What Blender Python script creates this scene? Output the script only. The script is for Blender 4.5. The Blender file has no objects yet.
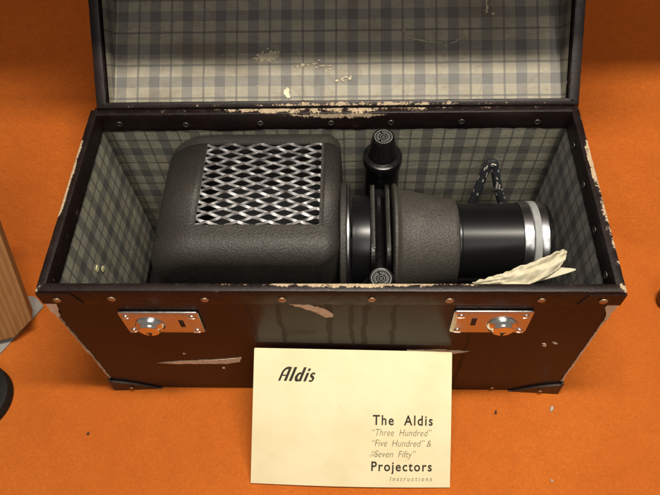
import bpy, bmesh, math, random
from mathutils import Vector, Matrix, noise
random.seed(7)
R = math.radians
sc = bpy.context.scene
col = sc.collection

# ------------------------------------------------------------------ camera
cam_d = bpy.data.cameras.new("camera")
cam = bpy.data.objects.new("camera", cam_d)
col.objects.link(cam)
cF = Vector((-0.03902128, 0.54657372, -0.83650135))
cR = Vector((0.99923818, 0.02081085, -0.03301476))
cU = Vector((6.36692269e-04, 0.837152363, 0.546969391))
m = Matrix((cR, cU, -cF)).transposed().to_4x4()
m.translation = Vector((0.02096427, -0.22598828, 0.58836606))
cam.matrix_world = m
cam_d.sensor_width = 36.0
cam_d.lens = 36.0 * 646.18 / 660.0
cam_d.clip_start = 0.01
cam_d.clip_end = 100
sc.camera = cam

# ------------------------------------------------------------------ light
world = bpy.data.worlds.new("World")
sc.world = world
world.use_nodes = True
bg = world.node_tree.nodes["Background"]
bg.inputs[0].default_value = (1.0, 0.94, 0.86, 1)
bg.inputs[1].default_value = 0.20


def area(name, loc, target, sx, sy, power, colr):
    d = bpy.data.lights.new(name, 'AREA')
    d.shape = 'RECTANGLE'
    d.size = sx
    d.size_y = sy
    d.energy = power
    d.color = colr
    o = bpy.data.objects.new(name, d)
    o.location = loc
    o.rotation_euler = (Vector(target) - Vector(loc)).to_track_quat('-Z', 'Y').to_euler()
    col.objects.link(o)
    return o


area("strip_lamp", (0.13, -0.02, 1.05), (0.13, 0.0, 0.0), 0.50, 0.056, 14.5, (1.0, 0.925, 0.80))
area("room_lamp", (0.2, -1.5, 1.9), (0, 0, 0.1), 1.2, 0.8, 12.0, (1.0, 0.95, 0.88))

sc.view_settings.view_transform = 'Standard'
sc.view_settings.look = 'None'
sc.view_settings.exposure = 0.0
sc.view_settings.gamma = 1.0


# ------------------------------------------------------------------ materials
class NT:
    """small wrapper for writing shader graphs"""

    def __init__(s, name):
        s.m = bpy.data.materials.new(name)
        s.m.use_nodes = True
        s.t = s.m.node_tree
        s.b = s.t.nodes["Principled BSDF"]

    def n(s, kind, **kw):
        nd = s.t.nodes.new(kind)
        for k, v in kw.items():
            setattr(nd, k, v)
        return nd

    def put(s, sock, v):
        if hasattr(v, 'is_output') or isinstance(v, bpy.types.NodeSocket):
            s.t.links.new(v, sock)
        else:
            sock.default_value = v

    def math(s, op, a, b=0.0, c=0.0, clamp=False):
        nd = s.n('ShaderNodeMath', operation=op)
        nd.use_clamp = clamp
        s.put(nd.inputs[0], a)
        s.put(nd.inputs[1], b)
        s.put(nd.inputs[2], c)
        return nd.outputs[0]

    def coord(s, which='Object'):
        return s.n('ShaderNodeTexCoord').outputs[which]

    def geo(s):
        return s.n('ShaderNodeNewGeometry').outputs['Position']

    def mapv(s, v, scale=(1, 1, 1), loc=(0, 0, 0)):
        nd = s.n('ShaderNodeMapping')
        s.put(nd.inputs['Vector'], v)
        nd.inputs['Scale'].default_value = scale
        nd.inputs['Location'].default_value = loc
        return nd.outputs[0]

    def noise(s, v, scale, detail=4, rough=0.55, dist=0.0, out=0):
        nd = s.n('ShaderNodeTexNoise')
        s.put(nd.inputs['Vector'], v)
        nd.inputs['Scale'].default_value = scale
        nd.inputs['Detail'].default_value = detail
        nd.inputs['Roughness'].default_value = rough
        nd.inputs['Distortion'].default_value = dist
        return nd.outputs[out]

    def vor(s, v, scale, feature='F1', out=0):
        nd = s.n('ShaderNodeTexVoronoi', feature=feature)
        s.put(nd.inputs['Vector'], v)
        nd.inputs['Scale'].default_value = scale
        return nd.outputs[out]

    def step(s, v, a, b, lo=0.0, hi=1.0):
        nd = s.n('ShaderNodeMapRange', interpolation_type='SMOOTHSTEP')
        s.put(nd.inputs[0], v)
        nd.inputs[1].default_value = a
        nd.inputs[2].default_value = b
        nd.inputs[3].default_value = lo
        nd.inputs[4].default_value = hi
        return nd.outputs[0]

    def mix(s, f, a, b, blend='MIX'):
        nd = s.n('ShaderNodeMix', data_type='RGBA', blend_type=blend)
        s.put(nd.inputs[0], f)
        for i, v in ((6, a), (7, b)):
            if isinstance(v, tuple) and len(v) == 3:
                v = v + (1.0,)
            s.put(nd.inputs[i], v)
        return nd.outputs[2]

    def bump(s, h, strength=0.3, dist=0.001, normal=None):
        nd = s.n('ShaderNodeBump')
        nd.inputs['Strength'].default_value = strength
        nd.inputs['Distance'].default_value = dist
        s.put(nd.inputs['Height'], h)
        if normal is not None:
            s.put(nd.inputs['Normal'], normal)
        return nd.outputs[0]

    def sep(s, v):
        nd = s.n('ShaderNodeSeparateXYZ')
        s.put(nd.inputs[0], v)
        return nd.outputs

    def comb(s, x, y, z):
        nd = s.n('ShaderNodeCombineXYZ')
        for i, v in enumerate((x, y, z)):
            s.put(nd.inputs[i], v)
        return nd.outputs[0]

    def attr(s, name):
        return s.n('ShaderNodeAttribute', attribute_name=name).outputs['Fac']

    def uv(s):
        return s.n('ShaderNodeUVMap').outputs[0]

    def set(s, **kw):
        names = dict(color='Base Color', rough='Roughness', metal='Metallic', normal='Normal', spec='Specular IOR Level',
                     coat='Coat Weight', coat_rough='Coat Roughness', coat_ior='Coat IOR', coat_normal='Coat Normal',
                     sheen='Sheen Weight', sheen_rough='Sheen Roughness', sheen_tint='Sheen Tint', ior='IOR', aniso='Anisotropic',
                     sss='Subsurface Weight')
        for k, v in kw.items():
            if isinstance(v, tuple) and len(v) == 3:
                v = v + (1.0,)
            s.put(s.b.inputs[names[k]], v)
        return s.m


def simple(name, color, rough=0.5, metal=0.0, bump=None, **kw):
    t = NT(name)
    p = t.geo()
    v = t.noise(p, 90, 4)
    c = t.mix(t.step(v, 0.3, 0.75), tuple(x * 0.82 for x in color), tuple(min(1, x * 1.12) for x in color))
    r = t.step(t.noise(p, 240, 3), 0.2, 0.8, max(0.02, rough - 0.07), rough + 0.09)
    t.set(color=c, rough=r, metal=metal, **kw)
    if bump:
        t.set(normal=t.bump(t.noise(p, bump[0], 5, 0.6), bump[1], bump[2]))
    return t.m


def felt_mat():
    t = NT("orange_felt")
    p = t.geo()
    big = t.noise(p, 7, 3)
    mid = t.noise(p, 60, 5, 0.65)
    fib = t.noise(t.mapv(p, (1, 1.7, 1)), 900, 4, 0.7, 0.6)
    fuzz = t.noise(p, 330, 5, 0.75, 0.4)
    fib2 = t.noise(t.mapv(p, (1.5, 1, 1)), 2300, 3, 0.7, 0.8)
    c = t.mix(t.step(big, 0.3, 0.72), (0.565, 0.134, 0.016), (0.625, 0.161, 0.020))
    c = t.mix(t.step(mid, 0.40, 0.75, 0.0, 0.28), c, (0.385, 0.088, 0.013))
    c = t.mix(t.step(fib, 0.42, 0.70, 0.0, 0.50), c, (0.34, 0.070, 0.012))
    c = t.mix(t.step(fib2, 0.55, 0.78, 0.0, 0.45), c, (0.66, 0.24, 0.06))
    c = t.mix(t.step(fuzz, 0.38, 0.66, 0.30, 0.0), c, (0.38, 0.076, 0.010))
    fleck = t.step(t.noise(p, 420, 2, 0.5), 0.755, 0.775, 0, 0.55)
    c = t.mix(fleck, c, (0.16, 0.04, 0.012))
    h = t.math('ADD', t.math('ADD', t.math('MULTIPLY', fib, 0.5), t.math('MULTIPLY', fuzz, 0.9)), t.math('MULTIPLY', mid, 1.6))
    h = t.math('ADD', h, t.math('MULTIPLY', fib2, 0.25))
    return t.set(color=c, rough=0.95, spec=0.12, sheen=0.12, sheen_rough=0.5, sheen_tint=(1.0, 0.5, 0.2),
                 normal=t.bump(h, 0.75, 0.0013))


def plaid_mat(name, base, band, ou, ov, stain, age, k_band=0.62):
    """woven check printed on paper, uv in metres; ou, ov shift the pattern"""
    t = NT(name)
    per = 0.0299
    uv = t.uv()
    u, v, _ = t.sep(uv)
    wob = t.noise(t.comb(u, v, 0.0), 30, 2)
    wobv = t.math('MULTIPLY', t.math('SUBTRACT', wob, 0.5), 0.0012)

    def bands(c, off):
        c = t.math('ADD', t.math('ADD', c, wobv), off)
        f = t.math('ABSOLUTE', t.math('SUBTRACT', t.math('FRACT', t.math('DIVIDE', c, per)), 0.5))   # 0.5 on band centre, 0 in the gap
        wide = t.step(f, 0.335, 0.352)
        edge = t.math('SUBTRACT', t.step(f, 0.335, 0.345), t.step(f, 0.352, 0.372))
        thin = t.math('SUBTRACT', 1.0, t.step(f, 0.026, 0.040))
        return wide, thin, edge

    wu, tu, eu = bands(u, ou)
    wv, tv, ev = bands(v, ov)
    weave = t.noise(t.mapv(uv, (1, 1, 1)), 2600, 2, 0.8)
    mott = t.noise(uv, 75, 5, 0.65)
    c = t.mix(t.step(mott, 0.3, 0.75), base, tuple(x * 0.84 for x in base))
    c = t.mix(t.math('MULTIPLY', wu, k_band), c, band)
    c = t.mix(t.math('MULTIPLY', wv, k_band * 0.92), c, band)
    c = t.mix(t.math('MULTIPLY', t.math('MULTIPLY', wu, wv), 0.35), c, tuple(x * 0.6 for x in band))
    c = t.mix(t.math('MULTIPLY', tu, 0.62), c, tuple(x * 0.72 for x in band))
    c = t.mix(t.math('MULTIPLY', tv, 0.62), c, tuple(x * 0.62 for x in band))
    c = t.mix(t.math('MULTIPLY', t.math('ADD', eu, ev), 0.10), c, tuple(x * 0.5 for x in band))
    c = t.mix(t.step(weave, 0.40, 0.72, 0, 0.28), c, tuple(x * 0.5 for x in band))
    # old water marks and grime
    st = t.noise(t.mapv(uv, (1, 1.4, 1), (3.1, stain, 0)), 9, 6, 0.62, 0.7)
    c = t.mix(t.step(st, 0.52, 0.70, 0, age), c, (0.10, 0.075, 0.045))
    ring = t.math('SUBTRACT', t.step(st, 0.475, 0.50), t.step(st, 0.50, 0.515))
    c = t.mix(t.math('MULTIPLY', ring, 0.25), c, (0.12, 0.085, 0.05))
    speck = t.step(t.noise(uv, 330, 2), 0.74, 0.77, 0, 0.6)
    c = t.mix(speck, c, (0.07, 0.055, 0.04))
    rub = t.step(t.noise(t.mapv(uv, (1, 2.3, 1), (stain, 0, 0)), 55, 6, 0.7, 0.5), 0.665, 0.69, 0, 0.55)
    c = t.mix(rub, c, tuple(min(1, x * 1.15) for x in base))
    wr = t.noise(t.mapv(uv, (1, 2.2, 1), (stain, 0, 0)), 16, 3, 0.5, 1.6)
    wr = t.step(t.math('ABSOLUTE', t.math('SUBTRACT', wr, 0.5)), 0.0, 0.035)
    h = t.math('ADD', t.math('MULTIPLY', weave, 0.4), t.math('MULTIPLY', t.noise(uv, 38, 4), 3.0))
    h = t.math('ADD', h, t.math('MULTIPLY', wr, 0.28))
    return t.set(color=c, rough=0.62, spec=0.35, normal=t.bump(h, 0.30, 0.0010))


def leather_mat():
    t = NT("brown_leathercloth")
    p = t.geo()
    x, y, z = t.sep(p)
    grain = t.vor(p, 1500, 'F1')
    cloud = t.noise(p, 16, 5, 0.6)
    c = t.mix(t.step(cloud, 0.3, 0.72), (0.0085, 0.0046, 0.0048), (0.0155, 0.0080, 0.0078))
    fade = t.step(t.noise(t.mapv(p, (1, 1, 1.6), (1.2, 0, 0.4)), 45, 6, 0.7), 0.58, 0.72, 0, 0.30)
    c = t.mix(fade, c, (0.060, 0.030, 0.020))
    hair = t.noise(t.mapv(p, (1.0, 1.0, 9.0), (0.3, 0, 0)), 60, 5, 0.7, 1.2)
    c = t.mix(t.step(t.math('ABSOLUTE', t.math('SUBTRACT', hair, 0.5)), 0.0, 0.006, 0.30, 0.0), c, (0.10, 0.055, 0.038))
    nick = t.step(t.noise(t.mapv(p, (1, 1, 1.4)), 170, 4, 0.6), 0.755, 0.775)
    c = t.mix(nick, c, (0.24, 0.13, 0.075))
    # dried drips running down the front
    drip = None
    wob = t.math('MULTIPLY', t.math('SUBTRACT', t.noise(p, 45, 2), 0.5), 0.010)
    for cx, w in ((-0.037, 0.0022), (0.0005, 0.0026), (0.018, 0.0022), (0.0285, 0.0026), (0.051, 0.0024), (0.112, 0.0016), (-0.060, 0.0014)):
        d = t.math('ABSOLUTE', t.math('SUBTRACT', t.math('ADD', x, wob), cx))
        k = t.math('SUBTRACT', 1.0, t.step(d, w * 0.55, w * 1.2))
        drip = k if drip is None else t.math('MAXIMUM', drip, k)
    smear = t.noise(t.mapv(p, (1, 1, 0.35)), 60, 5, 0.65)
    cr = t.math('ADD', t.step(smear, 0.3, 0.8, 0.13, 0.23), t.math('MULTIPLY', drip, 0.12))
    cw = t.math('SUBTRACT', 0.31, t.math('MULTIPLY', drip, 0.15))
    h = t.math('ADD', t.math('MULTIPLY', grain, 0.5), t.math('MULTIPLY', t.noise(p, 150, 3), 1.2))
    return t.set(color=c, rough=0.5, spec=0.08, coat=cw, coat_rough=cr, coat_ior=1.6,
                 normal=t.bump(h, 0.25, 0.0007), coat_normal=t.bump(t.math('ADD', t.noise(p, 55, 3), t.math('MULTIPLY', grain, 0.10)), 0.07, 0.0008))


def binding_mat():
    """dark leather edging worn through to pale board where the attribute 'wear' is high"""
    t = NT("worn_leather_edging")
    p = t.geo()
    w = t.attr("wear")
    n1 = t.noise(p, 95, 7, 0.68, 0.3)
    n2 = t.noise(p, 520, 4, 0.65)
    k = t.math('ADD', t.math('ADD', w, t.math('MULTIPLY', t.math('SUBTRACT', n1, 0.5), 1.5)),
               t.math('MULTIPLY', t.math('SUBTRACT', n2, 0.5), 0.55))
    bare = t.step(k, 0.60, 0.68)
    scuff = t.step(k, 0.42, 0.60, 0, 0.55)
    cloud = t.noise(p, 40, 4)
    c = t.mix(t.step(cloud, 0.3, 0.7), (0.0065, 0.0034, 0.0030), (0.013, 0.0065, 0.0056))
    c = t.mix(scuff, c, (0.034, 0.021, 0.019))
    c2 = t.mix(t.step(n2, 0.3, 0.7), (0.30, 0.215, 0.13), (0.46, 0.36, 0.24))
    c = t.mix(bare, c, c2)
    r = t.math('ADD', t.step(n1, 0.3, 0.7, 0.38, 0.55), t.math('MULTIPLY', bare, 0.4))
    h = t.math('ADD', t.math('MULTIPLY', t.vor(p, 1200), 0.4), t.math('MULTIPLY', bare, -0.7))
    h = t.math('ADD', h, t.math('MULTIPLY', n1, 0.8))
    return t.set(color=c, rough=r, spec=0.24, coat=t.math('MULTIPLY', t.math('SUBTRACT', 1.0, bare), 0.10), coat_rough=0.3,
                 normal=t.bump(h, 0.35, 0.0008))


def crackle_mat(name, col_a, col_b, scale=420):
    t = NT(name)
    p = t.coord('Object')
    a = t.noise(p, scale * 0.9, 3, 0.55, 1.4)
    b = t.vor(t.mapv(p, (1, 1, 1)), scale, 'SMOOTH_F1')
    h = t.math('ADD', t.math('MULTIPLY', a, 1.0), t.math('MULTIPLY', b, 0.7))
    c = t.mix(t.step(a, 0.3, 0.7), col_a, col_b)
    c = t.mix(t.step(t.noise(p, 35, 5, 0.65), 0.5, 0.75, 0, 0.35), c, tuple(x * 1.7 for x in col_b))
    return t.set(color=c, rough=0.5, spec=0.45, normal=t.bump(h, 0.5, 0.0009))


def wood_mat():
    t = NT("pine_wood")
    p = t.uv()
    x, y, z = t.sep(p)
    w = t.noise(t.mapv(p, (9, 1.1, 1)), 16, 5, 0.6, 0.8)
    ln = t.math('FRACT', t.math('MULTIPLY', t.math('ADD', t.math('MULTIPLY', w, 0.22), t.math('MULTIPLY', x, 26.0)), 7.0))
    g = t.step(t.math('ABSOLUTE', t.math('SUBTRACT', ln, 0.5)), 0.05, 0.45)
    c = t.mix(g, (0.24, 0.112, 0.038), (0.31, 0.155, 0.058))
    fine = t.noise(t.mapv(p, (40, 1.5, 1)), 60, 3)
    c = t.mix(t.step(fine, 0.5, 0.75, 0, 0.4), c, (0.22, 0.085, 0.025))
    return t.set(color=c, rough=0.5, spec=0.4, normal=t.bump(fine, 0.15, 0.0005))


def paper_mat(name, base, alt, rough=0.7, scale=40):
    t = NT(name)
    p = t.geo()
    n1 = t.noise(p, scale, 5, 0.6)
    n2 = t.noise(p, 900, 3, 0.6)
    c = t.mix(t.step(n1, 0.35, 0.75), base, alt)
    sp = t.step(t.noise(p, 210, 2), 0.75, 0.78, 0, 0.5)
    c = t.mix(sp, c, tuple(x * 0.6 for x in alt))
    smudge = t.step(t.noise(t.mapv(p, (2, 1, 1.0)), 33, 6, 0.7, 0.5), 0.64, 0.74, 0, 0.18)
    c = t.mix(smudge, c, tuple(x * 0.5 for x in alt))
    return t.set(color=c, rough=rough, spec=0.3, normal=t.bump(t.math('ADD', n1, t.math('MULTIPLY', n2, 0.15)), 0.12, 0.0008))


def braid_mat():
    t = NT("braided_flex")
    uv = t.uv()
    u, v, _ = t.sep(uv)
    d1 = t.math('ADD', t.math('MULTIPLY', u, 420.0), t.math('MULTIPLY', v, 5.0))
    d2 = t.math('SUBTRACT', t.math('MULTIPLY', u, 420.0), t.math('MULTIPLY', v, 5.0))
    wn = t.n('ShaderNodeTexWhiteNoise', noise_dimensions='2D')
    t.put(wn.inputs['Vector'], t.comb(t.math('FLOOR', t.math('ADD', t.math('MULTIPLY', u, 340.0), t.math('MULTIPLY', v, 3.0))), t.math('FLOOR', t.math('ADD', t.math('MULTIPLY', v, 20.0), t.math('MULTIPLY', u, 120.0))), 0.0))
    k = t.step(wn.outputs[0], 0.905, 0.91)
    h = t.math('MULTIPLY', t.math('SINE', t.math('MULTIPLY', d1, 6.283)), t.math('SINE', t.math('MULTIPLY', d2, 6.283)))
    c = t.mix(k, (0.009, 0.010, 0.015), (0.42, 0.40, 0.34))
    return t.set(color=c, rough=0.75, normal=t.bump(h, 0.5, 0.0008))


def chrome_mat(name, colr, rough, dirt=0.25):
    t = NT(name)
    p = t.geo()
    g = t.noise(p, 130, 6, 0.7)
    r = t.step(g, 0.35, 0.75, rough, rough + 0.16)
    c = t.mix(t.step(g, 0.55, 0.75, 0, dirt), colr, tuple(x * 0.45 for x in colr))
    return t.set(color=c, rough=r, metal=1.0, normal=t.bump(t.noise(p, 300, 3), 0.05, 0.0004))


M = {}
M['felt'] = felt_mat()
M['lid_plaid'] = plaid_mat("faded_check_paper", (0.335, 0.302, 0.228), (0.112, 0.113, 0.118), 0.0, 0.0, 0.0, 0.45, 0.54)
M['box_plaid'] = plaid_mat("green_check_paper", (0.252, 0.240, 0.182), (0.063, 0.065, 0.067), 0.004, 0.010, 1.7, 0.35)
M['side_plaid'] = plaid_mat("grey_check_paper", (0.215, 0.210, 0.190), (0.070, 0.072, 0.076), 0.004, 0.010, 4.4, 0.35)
M['leather'] = leather_mat()
M['binding'] = binding_mat()
M['crackle'] = crackle_mat("black_crackle_paint", (0.0205, 0.0180, 0.0150), (0.034, 0.0305, 0.0255), 680)
M['cone'] = crackle_mat("grey_brown_crackle_paint", (0.032, 0.0285, 0.0238), (0.054, 0.0485, 0.0405), 680)
M['black_gloss'] = simple("black_bakelite", (0.006, 0.006, 0.006), 0.24, spec=0.4)
M['black_satin'] = NT("black_anodised_barrel").set(color=(0.005, 0.005, 0.0055), rough=0.30, spec=0.42)
M['gate'] = simple("dull_black_metal", (0.015, 0.0145, 0.013), 0.42, spec=0.45)
M['gate_edge'] = simple("glint_grey_metal", (0.10, 0.098, 0.09), 0.4, metal=0.7)  # paler tone for the light caught along the gate plates' top edges
M['dark'] = simple("interior_shade_black", (0.006, 0.006, 0.006), 0.7)
M['alu'] = chrome_mat("aluminium", (0.92, 0.92, 0.94), 0.31, 0.1)
M['alu_matt'] = chrome_mat("satin_aluminium", (0.72, 0.73, 0.72), 0.34)
M['ring_metal'] = NT("brushed_ring_metal").set(color=(0.46, 0.46, 0.47), rough=0.29, metal=1.0)
M['knurl'] = simple("pale_grey_ring", (0.27, 0.275, 0.27), 0.5)
M['chrome'] = chrome_mat("chrome", (0.78, 0.77, 0.73), 0.10)
M['lockplate'] = chrome_mat("nickel_plate", (0.58, 0.57, 0.55), 0.26, 0.5)
M['copper'] = chrome_mat("copper_rivet", (0.40, 0.27, 0.16), 0.48, 0.6)
M['eyelet'] = simple("dark_steel_eyelet", (0.11, 0.10, 0.09), 0.38, metal=0.85)
M['slot'] = simple("keyhole_black", (0.004, 0.004, 0.004), 0.6)
M['protector'] = simple("dark_brown_fibre", (0.022, 0.012, 0.009), 0.42, spec=0.4)
M['bare'] = paper_mat("bare_pale_board", (0.62, 0.52, 0.36), (0.76, 0.66, 0.49), 0.8, 90)
M['tornpaper'] = paper_mat("torn_backing_paper", (0.42, 0.36, 0.25), (0.52, 0.46, 0.34), 0.8, 120)
M['tornedge'] = paper_mat("lifted_lining_edge", (0.30, 0.265, 0.19), (0.38, 0.33, 0.24), 0.8, 120)
def scratch_mat():
    t = NT("grazed_leathercloth")
    p = t.geo()
    st = t.noise(t.mapv(p, (1, 1, 6)), 170, 5, 0.7, 0.6)
    c = t.mix(t.step(st, 0.30, 0.52), (0.16, 0.095, 0.06), (0.74, 0.62, 0.44))
    return t.set(color=c, rough=0.8, spec=0.2, normal=t.bump(st, 0.5, 0.0008))


M['scratch'] = scratch_mat()
M['putty'] = paper_mat("dried_glue", (0.46, 0.44, 0.22), (0.60, 0.57, 0.34), 0.6, 120)
M['booklet'] = paper_mat("cream_cover_paper", (0.83, 0.765, 0.50), (0.765, 0.685, 0.42), 0.55, 22)
M['page'] = paper_mat("page_edges", (0.80, 0.75, 0.58), (0.68, 0.62, 0.45), 0.8, 300)
M['ink'] = simple("black_ink", (0.030, 0.027, 0.019), 0.6)
M['pencil'] = simple("faint_pencil", (0.50, 0.45, 0.28), 0.6)
M['inkgrey'] = simple("thin_grey_ink", (0.20, 0.175, 0.10), 0.6)
M['husk'] = paper_mat("crumpled_cream_paper", (0.50, 0.455, 0.33), (0.38, 0.335, 0.225), 0.7, 70)
M['wood'] = wood_mat()
M['slab'] = paper_mat("grey_board", (0.30, 0.29, 0.26), (0.22, 0.21, 0.19), 0.8, 60)
M['rubber'] = simple("black_rubber", (0.008, 0.0075, 0.007), 0.65, spec=0.25, bump=(500, 0.2, 0.0006))
M['maroon'] = simple("maroon_lacquer", (0.035, 0.006, 0.006), 0.35)
M['braid'] = braid_mat()
M['mark'] = simple("white_engraving", (0.17, 0.17, 0.16), 0.5)
M['lint'] = simple("white_lint", (0.46, 0.42, 0.35), 0.9)
M['lintdark'] = simple("dark_fluff", (0.05, 0.03, 0.02), 0.9)
M['shade_board'] = simple("grey_shade_board", (0.14, 0.11, 0.08), 0.6)


# ------------------------------------------------------------------ building helpers
def link_child(o, parent):
    if parent is not None:
        o.parent = parent
        o.matrix_parent_inverse = parent.matrix_world.inverted() if parent.type != 'EMPTY' else Matrix.Translation(-Vector(parent.location))


def mesh(name, verts, faces, mat, parent=None, uv=None, smooth=False, wear=None, bevel=0.0, seg=2, solid=0.0, subsurf=0):
    """verts in world metres; uv and wear are per-vertex lists"""
    me = bpy.data.meshes.new(name)
    me.from_pydata([tuple(v) for v in verts], [], faces)
    if uv is not None:
        l = me.uv_layers.new(name="UVMap")
        for lp in me.loops:
            l.data[lp.index].uv = uv[lp.vertex_index]
    if wear is not None:
        a = me.attributes.new("wear", 'FLOAT', 'POINT')
        for i, w in enumerate(wear):
            a.data[i].value = w
    bm = bmesh.new()
    bm.from_mesh(me)
    bmesh.ops.recalc_face_normals(bm, faces=bm.faces)
    bm.to_mesh(me)
    bm.free()
    me.materials.append(mat)
    o = bpy.data.objects.new(name, me)
    col.objects.link(o)
    link_child(o, parent)
    if solid:
        md = o.modifiers.new("thickness", 'SOLIDIFY')
        md.thickness = solid
        md.offset = 0
    if bevel:
        md = o.modifiers.new("bevel", 'BEVEL')
        md.width = bevel
        md.segments = seg
        md.limit_method = 'ANGLE'
        md.angle_limit = R(40)
        md.harden_normals = False
    if subsurf:
        md = o.modifiers.new("sub", 'SUBSURF')
        md.levels = md.render_levels = subsurf
    if smooth:
        me.shade_smooth()
        if smooth == 'auto':
            me.set_sharp_from_angle(angle=R(38))
    return o


def thing(name, label, cat, loc, group=None):
    o = bpy.data.objects.new(name, None)
    o.empty_display_size = 0.02
    o.location = loc
    col.objects.link(o)
    o['label'] = label
    o['category'] = cat
    if group:
        o['group'] = group
    return o


def tag(o, label=None, cat=None, group=None, kind=None):
    if label:
        o['label'] = label
    if cat:
        o['category'] = cat
    if group:
        o['group'] = group
    if kind:
        o['kind'] = kind
    return o


class MB:
    def __init__(s):
        s.v, s.f = [], []

    def add(s, vs, fs):
        b = len(s.v)
        s.v += [Vector(v) for v in vs]
        s.f += [tuple(b + i for i in f) for f in fs]
        return s

    def box(s, x0, x1, y0, y1, z0, z1):
        vs = [(x, y, z) for z in (z0, z1) for y in (y0, y1) for x in (x0, x1)]
        return s.add(vs, [(0, 2, 3, 1), (4, 5, 7, 6), (0, 1, 5, 4), (2, 6, 7, 3), (0, 4, 6, 2), (1, 3, 7, 5)])

    def prism(s, pts, thick, frame=None):
        """pts 2-D outline, extruded from 0 to thick; frame(x, y, h) gives the world point"""
        fr = frame or (lambda a, b, h: (a, b, h))
        n = len(pts)
        vs = [fr(a, b, 0) for a, b in pts] + [fr(a, b, thick) for a, b in pts]
        fs = [tuple(range(n - 1, -1, -1)), tuple(range(n, 2 * n))] + [(i, (i + 1) % n, n + (i + 1) % n, n + i) for i in range(n)]
        return s.add(vs, fs)

    def lathe(s, prof, origin, axis, seg=64, mod=None):
        """prof: list of (distance along the axis, radius)"""
        ax = Vector(axis).normalized()
        a = ax.orthogonal().normalized()
        b = ax.cross(a)
        vs, fs = [], []
        n = len(prof)
        for i, (h, r) in enumerate(prof):
            for k in range(seg):
                t = 2 * math.pi * k / seg
                rr = r * (mod(k, i) if mod else 1)
                vs.append(Vector(origin) + ax * h + (a * math.cos(t) + b * math.sin(t)) * rr)
        for i in range(n - 1):
            for k in range(seg):
                k2 = (k + 1) % seg
                fs.append((i * seg + k, i * seg + k2, (i + 1) * seg + k2, (i + 1) * seg + k))
        fs.append(tuple(range(seg - 1, -1, -1)))
        fs.append(tuple(range((n - 1) * seg, n * seg)))
        return s.add(vs, fs)

    def build(s, name, mat, parent=None, **kw):
        return mesh(name, s.v, s.f, mat, parent, **kw)


def circle(cx, cy, r, n=24):
    return [(cx + r * math.cos(2 * math.pi * i / n), cy + r * math.sin(2 * math.pi * i / n)) for i in range(n)]


def rrect(x0, x1, y0, y1, r, n=5):
    out = []
    for cx, cy, a0 in ((x1 - r, y1 - r, 0), (x0 + r, y1 - r, 90), (x0 + r, y0 + r, 180), (x1 - r, y0 + r, 270)):
        for i in range(n + 1):
            t = R(a0 + 90 * i / n)
            out.append((cx + r * math.cos(t), cy + r * math.sin(t)))
    return out


def jag(pts, amp, per=4, seed=0):
    """a torn outline: subdivide each edge and push the points about"""
    rnd = random.Random(seed)
    out = []
    for i, p in enumerate(pts):
        q = pts[(i + 1) % len(pts)]
        for k in range(per):
            t = k / per
            j = amp * (0.35 if k == 0 else 1)
            out.append((p[0] + (q[0] - p[0]) * t + rnd.uniform(-j, j), p[1] + (q[1] - p[1]) * t + rnd.uniform(-j, j)))
    return out


FZ = -0.006          # felt level
W2, D, H = 0.21, 0.1795, 0.1873

# ------------------------------------------------------------------ setting
def ybase(x):
    if x > 0:
        t = min(1, max(0, (x - 0.22) / 0.11))
        return 0.200 - 0.052 * t * t * (3 - 2 * t)
    t = min(1, max(0, (-x - 0.215) / 0.090))
    return 0.200 - 0.070 * t * t * (3 - 2 * t)


nx = 141
xs = [-1.4 + 2.8 * i / (nx - 1) for i in range(nx)]
xs = sorted(set([round(x, 4) for x in xs] + [round(-0.4 + 0.008 * i, 4) for i in range(101)] + [round(-0.2285 + 0.001 * i, 4) for i in range(17)]))
RC = 0.022           # the felt turns up into the backdrop in a soft fold


def backpoint(x, s):
    """s<0: floor side of the fold, s>0: height up the sloping backdrop"""
    b = ybase(x)
    z = s
    t = min(1, max(0, (-x - 0.2145) / 0.010))
    t = t * t * (3 - 2 * t)
    y = 0.200 + s * (0.632 * (1 - t) + 0.36 * t)
    y += (b - 0.200) * max(0, 1 - s / 0.16) ** 1.3
    return Vector((x, y, FZ + z))


fold = []
rowsz = [0.0, 0.001, 0.003, 0.006, 0.010, 0.016, 0.024, 0.034, 0.046, 0.06, 0.08, 0.1, 0.12, 0.14, 0.165, 0.19, 0.22, 0.26, 0.3, 0.36, 0.44, 0.55, 0.75]
V, F = [], []
ys = [-1.2, -0.6, -0.35, -0.22, -0.12, -0.05, 0.0, 0.04, 0.07]
rows = [[Vector((x, y, FZ)) for x in xs] for y in ys]
rows.append([Vector((x, min(0.10, ybase(x) - 0.014), FZ)) for x in xs])
rows.append([Vector((x, ybase(x) - 0.010, FZ)) for x in xs])
rows.append([Vector((x, ybase(x) - 0.005, FZ + 0.0006)) for x in xs])
rows.append([Vector((x, ybase(x) - 0.0005, FZ + 0.0028)) for x in xs])
nfl = len(rows)


def grid_mesh(name, rws, mat, parent=None, **kw):
    V = [p for r_ in rws for p in r_]
    n = len(rws[0])
    F = [(i * n + j, i * n + j + 1, (i + 1) * n + j + 1, (i + 1) * n + j) for i in range(len(rws) - 1) for j in range(n - 1)]
    return mesh(name, V, F, mat, parent, **kw)


fl = grid_mesh("floor", rows, M['felt'], smooth=True)
tag(fl, kind='structure')
brow = [rows[-1]] + [[backpoint(x, z) + Vector((0, 0.002 * noise.noise((x * 9, z * 6, 1.0)) + 0.004, 0)) for x in xs] for z in rowsz[3:]]
bw = grid_mesh("back_wall", brow, M['felt'], smooth=True)
tag(bw, kind='structure')

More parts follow.
